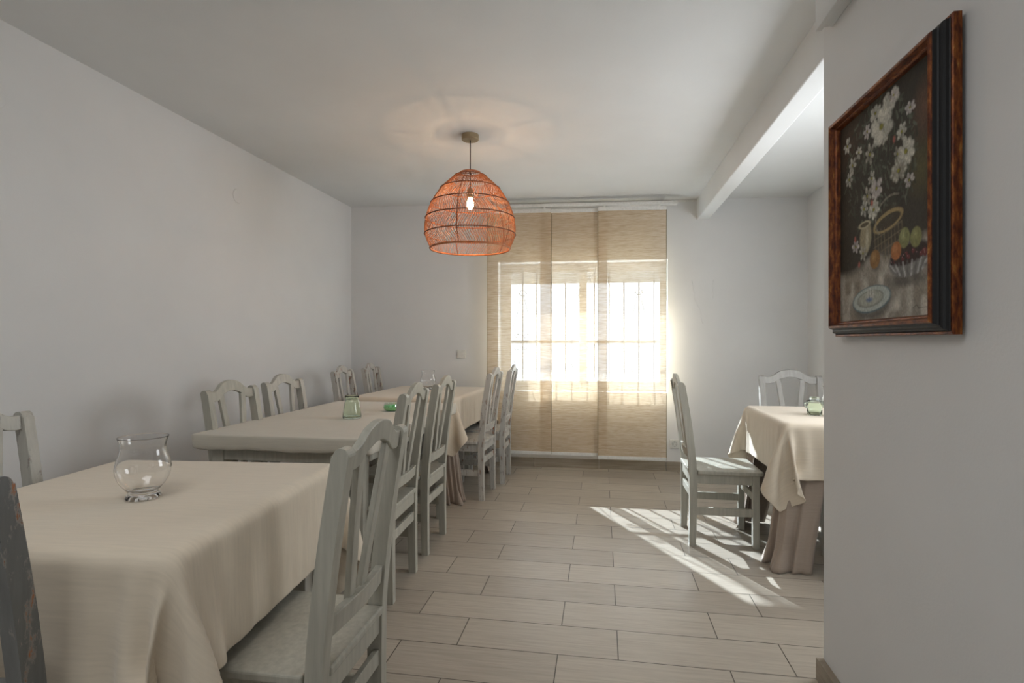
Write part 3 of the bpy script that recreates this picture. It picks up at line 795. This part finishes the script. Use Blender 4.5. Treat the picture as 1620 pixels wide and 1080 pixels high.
def sim_cloth(w_, l_, drop, h=0.022, steps=150, iters=14, seed=1, colliders=(), skew=0.0):
    """cloth hung over a table of half size w/2, l/2: position based dynamics on a square grid; z = 0 is the table top"""
    hw, hl = w_ / 2, l_ / 2
    nx = int(round((w_ + 2 * drop) / h)) + 1; ny = int(round((l_ + 2 * drop) / h)) + 1
    xs = np.linspace(-hw - drop, hw + drop, nx); ys = np.linspace(-hl - drop, hl + drop, ny)
    X, Y = np.meshgrid(xs, ys, indexing='ij')
    if skew: 
        c_, s_ = math.cos(skew), math.sin(skew); X, Y = X * c_ - Y * s_, X * s_ + Y * c_
    rs = np.random.RandomState(seed)
    P = np.stack([X, Y, np.zeros_like(X)], -1)
    rest = P.copy()
    pinned = (np.abs(X) < hw) & (np.abs(Y) < hl)
    over_ = np.maximum(np.abs(X) - hw, 0) + np.maximum(np.abs(Y) - hl, 0)
    P[..., 2] -= over_ * .25
    P += rs.randn(*P.shape) * .0008 * (~pinned)[..., None]
    Q = P.copy()
    dx = xs[1] - xs[0]; dy = ys[1] - ys[0]; dd = math.hypot(dx, dy)
    wt = np.where(pinned, 0.0, 1.0)[..., None]
    cons = []
    for par in (0, 1):
        cons.append((np.s_[par:nx - 1:2, :], np.s_[par + 1:nx:2, :], dx, 1.0))
        cons.append((np.s_[:, par:ny - 1:2], np.s_[:, par + 1:ny:2], dy, 1.0))
        cons.append((np.s_[par:nx - 1:2, :-1], np.s_[par + 1:nx:2, 1:], dd, .07))
        cons.append((np.s_[par:nx - 1:2, 1:], np.s_[par + 1:nx:2, :-1], dd, .07))
    bend = []
    for o_ in range(4):
        n1 = (nx - 1 - 2 - o_) // 4 + 1
        if n1 > 0: bend.append((np.s_[o_:o_ + 4 * n1:4, :], np.s_[o_ + 2:o_ + 2 + 4 * n1:4, :], 2 * dx, .05))
        n2 = (ny - 1 - 2 - o_) // 4 + 1
        if n2 > 0: bend.append((np.s_[:, o_:o_ + 4 * n2:4], np.s_[:, o_ + 2:o_ + 2 + 4 * n2:4], 2 * dy, .05))
    tk = .02
    for st in range(steps):
        V_ = (P - Q) * .965; Q = P.copy()
        P = P + V_ * wt; P[..., 2] -= .0007 * wt[..., 0]
        for it in range(iters):
            for A, B, L, k in (cons + bend if it % 2 == 0 else cons):
                a, b = P[A], P[B]; wa, wb = wt[A], wt[B]
                d = b - a; ln = np.sqrt((d * d).sum(-1, keepdims=True)) + 1e-9
                ws = wa + wb; ws = np.where(ws == 0, 1, ws)
                cr = d * ((ln - L) / ln * k) / ws
                if L > dd * 1.2: cr = cr * (ln < L)
                P[A] = a + cr * wa; P[B] = b - cr * wb
            # table block
            for (x0, x1, y0, y1, z0, z1) in ((-hw - tk * .3, hw + tk * .3, -hl - tk * .3, hl + tk * .3, -.75, -.0),) + tuple(colliders):
                x, y, z = P[..., 0], P[..., 1], P[..., 2]
                ins = (x > x0) & (x < x1) & (y > y0) & (y < y1) & (z < z1) & (z > z0) & (~pinned)
                if not ins.any(): continue
                ds = np.stack([x - x0, x1 - x, y - y0, y1 - y, (z1 - z) if z1 < 0 else (z1 - z) + .0], -1)
                m = ds.argmin(-1)
                P[..., 0] = np.where(ins & (m == 0), x0, np.where(ins & (m == 1), x1, P[..., 0]))
                P[..., 1] = np.where(ins & (m == 2), y0, np.where(ins & (m == 3), y1, P[..., 1]))
                P[..., 2] = np.where(ins & (m == 4), z1, P[..., 2])
    return P, rest, pinned

def cloth_object(name, sim, x, y, rz, z, mat, label, cat='tablecloth', group='cream tablecloths', wave=0.006, seed=0):
    P, rest, pinned = sim
    P = P.copy(); nx, ny = P.shape[:2]
    n_i = np.gradient(P, axis=0); n_j = np.gradient(P, axis=1); N = np.cross(n_i, n_j); N /= np.linalg.norm(N, axis=-1, keepdims=True) + 1e-9
    dep = np.clip(-P[..., 2] / .28, 0, 1.2)
    s_ = np.sin(rest[..., 0] * 17 + seed) * np.cos(rest[..., 1] * 13 + seed * 2) + .6 * np.sin(rest[..., 1] * 29 + rest[..., 0] * 23 + seed)
    P += N * (np.abs(s_) * wave * dep)[..., None]
    # soft pleat running down from each corner
    hw_ = np.abs(rest[..., 0][pinned]).max(); hl_ = np.abs(rest[..., 1][pinned]).max()
    du = np.clip(np.abs(rest[..., 0]) - hw_, 0, None); dv = np.clip(np.abs(rest[..., 1]) - hl_, 0, None)
    rho = np.hypot(du, dv); ang = np.arctan2(dv, du + 1e-6); inq = np.clip(np.minimum(du, dv) / .02, 0, 1)
    P += N * (inq * rho * (-.24 * np.exp(-((ang - 1.0) / .20) ** 2) + .07 * np.exp(-((ang - .55) / .22) ** 2)))[..., None]
    P[..., 2] += .006 + np.where(pinned, .0008 * np.sin(rest[..., 0] * 21 + seed) * np.sin(rest[..., 1] * 17), 0)
    idx = np.arange(nx * ny).reshape(nx, ny)
    f_ = np.stack([idx[:-1, :-1], idx[1:, :-1], idx[1:, 1:], idx[:-1, 1:]], -1).reshape(-1, 4)
    me = bpy.data.meshes.new(name); me.from_pydata(P.reshape(-1, 3).tolist(), [], f_.tolist())
    uvl = me.uv_layers.new(name='UVMap'); r2 = rest.reshape(-1, 3)[:, :2]
    li = np.empty(len(me.loops), dtype=np.int32); me.loops.foreach_get('vertex_index', li)
    uvl.data.foreach_set('uv', r2[li].astype(np.float32).ravel())
    for p in me.polygons: p.use_smooth = True
    me.materials.append(mat)
    o = bpy.data.objects.new(name, me); COL.objects.link(o)
    so = o.modifiers.new('thickness', 'SOLIDIFY'); so.thickness = .0016; so.offset = 0
    ss = o.modifiers.new('smooth', 'SUBSURF'); ss.levels = 1; ss.render_levels = 1
    o.location = (x, y, z); o.rotation_euler = (0, 0, rz)
    return tag(o, label, cat, group)

def underskirt(x, y, rz, w_, l_, z, label, reach=.24, corners=((-1, -1), (1, -1), (1, 1), (-1, 1)), seed=0):
    """long second cloth whose corners hang to the floor"""
    hw, hl = w_ / 2 - .004, l_ / 2 - .004
    bm = bmesh.new()
    uvl = bm.loops.layers.uv.new('UVMap')
    def addgrid(G):
        for i in range(len(G) - 1):
            for j in range(len(G[0]) - 1):
                f = bm.faces.new((G[i][j], G[i + 1][j], G[i + 1][j + 1], G[i][j + 1])); f.smooth = True
                for lp in f.loops:
                    c = lp.vert.co; lp[uvl].uv = (c.x + c.y, c.z)
    for cx_, cy_ in corners:
        nt_, nz_ = 56, 40; G = []
        for k in range(nz_ + 1):
            h = k / nz_; row = []
            for j in range(nt_ + 1):
                u = -1 + 2 * j / nt_
                a = abs(u) * reach * (1 - .10 * h)
                # rounded corner path
                rr = .03 + .05 * h
                ox, oy = (a, 0) if u < 0 else (0, a)
                k_ = max(0, 1 - a / rr); ox += rr * .35 * k_ ** 2; oy += rr * .35 * k_ ** 2
                inn = .005 - .062 * max(0, (h - .36) / .64)
                wv_ = h ** 1.1 * (.016 * math.sin(u * 8 + seed + cx_) + .010 * math.sin(u * 15 + 2 * seed + cy_))
                flare = .035 * max(0, h - .86) / .14 * (0.6 + .4 * math.sin(u * 5 + seed))
                px_ = hw - ox - inn + wv_ + flare * (1 if u >= 0 else .3)
                py_ = hl - oy - (inn * .1) + wv_ + flare * (1 if u <= 0 else .3)
                zz = -.002 - h * (z - .006) 
                if h == 0: px_, py_ = hw - ox - .004, hl - oy - .004
                row.append(bm.verts.new((cx_ * px_, cy_ * py_, zz)))
            G.append(row)
        addgrid(G)
        # flat part on the table, meeting the corner
    nn = 10
    G = [[bm.verts.new((-hw + 2 * hw * i / nn, -hl + 2 * hl * j / nn, -.0)) for j in range(nn + 1)] for i in range(nn + 1)]
    addgrid(G)
    # short fall between the corners
    for s in (-1, 1):
        for ax in (0, 1):
            L = (hl if ax == 0 else hw) - reach + .02
            if L < .05: continue
            G = []
            for k in range(9):
                h = k / 8
                row = []
                for j in range(21):
                    v = -L + 2 * L * j / 20
                    q = (hw if ax == 0 else hl) - .014 - .02 * h + .004 * math.sin(v * 24 + seed) * h
                    zz = -.002 - h * (.16 + .10 * (abs(v) / L) ** 2)
                    row.append(bm.verts.new((s * q, v, zz) if ax == 0 else (v, s * q, zz)))
                G.append(row)
            addgrid(G)
    o = obj('underskirt', bm, M['taupe'], None)
    so = o.modifiers.new('thickness', 'SOLIDIFY'); so.thickness = .0015
    o.location = (x, y, z); o.rotation_euler = (0, 0, rz)
    return tag(o, label, 'tablecloth', 'taupe undercloths')

ZT = .745
S1 = sim_cloth(.80, .82, .275, seed=3)
T1 = (-1.262, 1.315, R(5))
make_table(T1[0], T1[1], T1[2], .77, .79, ZT, 'nearest square table, hidden beneath the large cream cloth', M['lightworn'])
cloth_object('tablecloth', S1, T1[0], T1[1], T1[2], ZT + .001, M['cream'], 'large cream tablecloth over the nearest table, under the clear vase', wave=.005, seed=1)
T2 = (-1.398, 2.875, R(0))
make_table(T2[0], T2[1], T2[2], .83, 1.36, ZT, 'long grey-green table in the middle of the row, apron and legs bare')
# fitted cover of the middle table: top with a short turned-down edge
bm = bmesh.new(); hw, hl = .430, .695; G = []
uvl = bm.loops.layers.uv.new('UVMap')
prof2 = [(0, .007), (.6, .0075), (.90, .0075), (.985, .0075), (.994, .0065), (.999, .003), (1.0, -.003), (1.0005, -.02), (.998, -.04), (.994, -.056), (.985, -.061)]
NP = 160
ringsv = []
for q, zz in prof2:
    row = []
    for k in range(NP):
        # rounded rectangle path
        t_ = k / NP * 4; side = int(t_); f_ = t_ - side
        c4 = [(-1, -1), (1, -1), (1, 1), (-1, 1)]
        a, b = c4[side], c4[(side + 1) % 4]
        x = a[0] + (b[0] - a[0]) * f_; y = a[1] + (b[1] - a[1]) * f_
        corner = (min(f_, 1 - f_) < .02)
        wob = (.0022 * math.sin(x * 7 + y * 9) + .0012 * math.sin(x * 19 - y * 15)) if zz < -.01 else 0
        ww = 1 - (0.006 if corner else 0)
        row.append(bm.verts.new((x * hw * q * ww, y * hl * q * ww + (wob * .3), zz + wob * (1 if zz < -.05 else .3))))
    ringsv.append(row)
for A, B in zip(ringsv[1:], ringsv[2:]):
    for k in range(NP):
        f = bm.faces.new((A[k], A[(k + 1) % NP], B[(k + 1) % NP], B[k])); f.smooth = True
f = bm.faces.new(ringsv[1]); 
for v in ringsv[0]: bm.verts.remove(v)
for f in bm.faces:
    for lp in f.loops: lp[uvl].uv = (lp.vert.co.x, lp.vert.co.y + lp.vert.co.z)
o = obj('fitted_table_cover', bm, M['greige']); so = o.modifiers.new('thickness', 'SOLIDIFY'); so.thickness = .002; so.offset = -1
o.location = (T2[0], T2[1], ZT + .001); tag(o, 'pale fitted cover stretched over the middle table, edge turned down short', 'tablecloth')
T3 = (-1.445, 4.32, R(-1.5))
make_table(T3[0], T3[1], T3[2], .77, 1.01, ZT, 'far table by the window, hidden beneath cream cloth and taupe skirt', i_=.10)
underskirt(T3[0], T3[1], T3[2], .80, 1.04, ZT + .004, 'taupe undercloth reaching the floor at the far table corner', reach=.12, seed=1)
S3 = sim_cloth(.82, 1.06, .25, seed=5)
cloth_object('tablecloth', S3, T3[0], T3[1], T3[2], ZT + .006, M['cream'], 'cream tablecloth on the far table, pointed corner hanging towards the camera', wave=.004, seed=3)
T4 = (1.300, 3.33, R(0))
make_table(T4[0], T4[1], T4[2], .72, .74, ZT, 'small table in the alcove, hidden beneath cream cloth and long taupe skirt', i_=.10)
underskirt(T4[0], T4[1], T4[2], .75, .77, ZT + .004, 'taupe undercloth pooling on the floor under the alcove table', reach=.185, seed=2)
S4 = sim_cloth(.77, .79, .275, seed=11)
cloth_object('tablecloth', S4, T4[0], T4[1], T4[2], ZT + .006, M['cream'], 'sunlit cream tablecloth on the small alcove table at right', wave=.004, seed=5)

# ------------------------------------------------------------------ things on the tables
def goblet_vase(loc, s, label, group='clear glass hurricane vases'):
    bm = bmesh.new()
    outer = spline([(.050, 0), (.051, .004), (.047, .012), (.042, .020), (.050, .030), (.066, .048), (.0765, .075), (.074, .100), (.0655, .122), (.062, .138), (.0655, .154), (.0705, .166)], 6)
    inner = [(.0690, .166)] + [(r - .0022, z) for r, z in outer[::-1] if z > .028][1:] + [(.030, .024), (0, .022)]
    base = [(0, .006), (.03, .006), (.044, .0)]
    lathe(bm, [(r * s * .84, z * s) for r, z in base + outer + inner], 64)
    o = obj('glass_vase', bm, M['glass'], smooth=True); o.location = loc
    return tag(o, label, 'vase', group)
goblet_vase((-1.208, 1.272, ZT + .0055), 1.0, 'large clear glass vase on the nearest cream tablecloth')
goblet_vase((-1.473, 4.49, ZT + .0105), 1.0, 'clear glass vase on the far table, behind the chair backs')
goblet_vase((1.262, 3.235, ZT + .0105), 1.0, 'clear glass vase on alcove table, cut by the partition wall')
def faceted(r_, n=8, amt=.035): return lambda t, z: 1 + amt * math.cos(n * t)
bm = bmesh.new()
lathe(bm, [(0, .004), (.040, .004), (.046, 0), (.0495, .004), (.050, .016), (.046, .045), (.040, .085), (.036, .098), (.0335, .103), (.036, .110), (.0385, .120), (.0385, .124), (.0365, .124), (.034, .112), (.031, .104), (.0335, .098), (.0375, .085), (.0435, .045), (.047, .016), (.044, .009), (0, .009)], 64, mod=faceted(0, 8, .03))
o = obj('pressed_glass_vase', bm, M['greenglass'], smooth=True); o.location = (-1.335, 2.765, ZT + .009); tag(o, 'small ribbed pale green glass vase on the middle table', 'vase')
e = empty('gel_bowl', (-1.243, 3.10, ZT + .009), 0, 'low glass bowl of bright green gel beads on the middle table', 'bowl')
bm = bmesh.new(); lathe(bm, [(0, .0), (.034, 0), (.046, .008), (.050, .022), (.046, .038), (.043, .050), (.041, .050), (.044, .038), (.048, .022), (.044, .0105), (.033, .003), (0, .003)], 48); obj('bowl_glass', bm, M['bowl'], e, smooth=True)
bm = bmesh.new(); lathe(bm, [(0, .0035), (.032, .0035), (.043, .011), (.0468, .021), (.0452, .034), (.02, .037), (0, .036)], 40)
for v in bm.verts:
    d = noise.noise(v.co * 90) * .0012; v.co += v.co.normalized() * (-abs(d))
obj('gel_beads', bm, M['gel'], e, smooth=True, kind='stuff')
e = empty('glass_candle_jar', (1.180, 3.29, ZT + .0105), 0, 'small pale green glass jar with lid and handle on alcove table', 'jar')
bm = bmesh.new(); lathe(bm, [(0, .0), (.036, 0), (.039, .004), (.039, .045), (.041, .072), (.039, .076), (.0365, .072), (.0355, .045), (.0355, .007), (0, .006)], 48); obj('jar_glass', bm, M['greenglass'], e, smooth=True)
bm = bmesh.new(); lathe(bm, [(0, .078), (.042, .078), (.043, .081), (.030, .086), (.024, .088), (.024, .102), (.022, .104), (0, .104)], 40); obj('lid', bm, M['greenglass'], e, smooth=True)
bm = bmesh.new(); tube(bm, [(-.039, -.0, .070), (-.052, 0, .066), (-.050, 0, .050), (-.038, 0, .038)], .004, 8); obj('handle', bm, M['greenglass'], e, smooth=True)
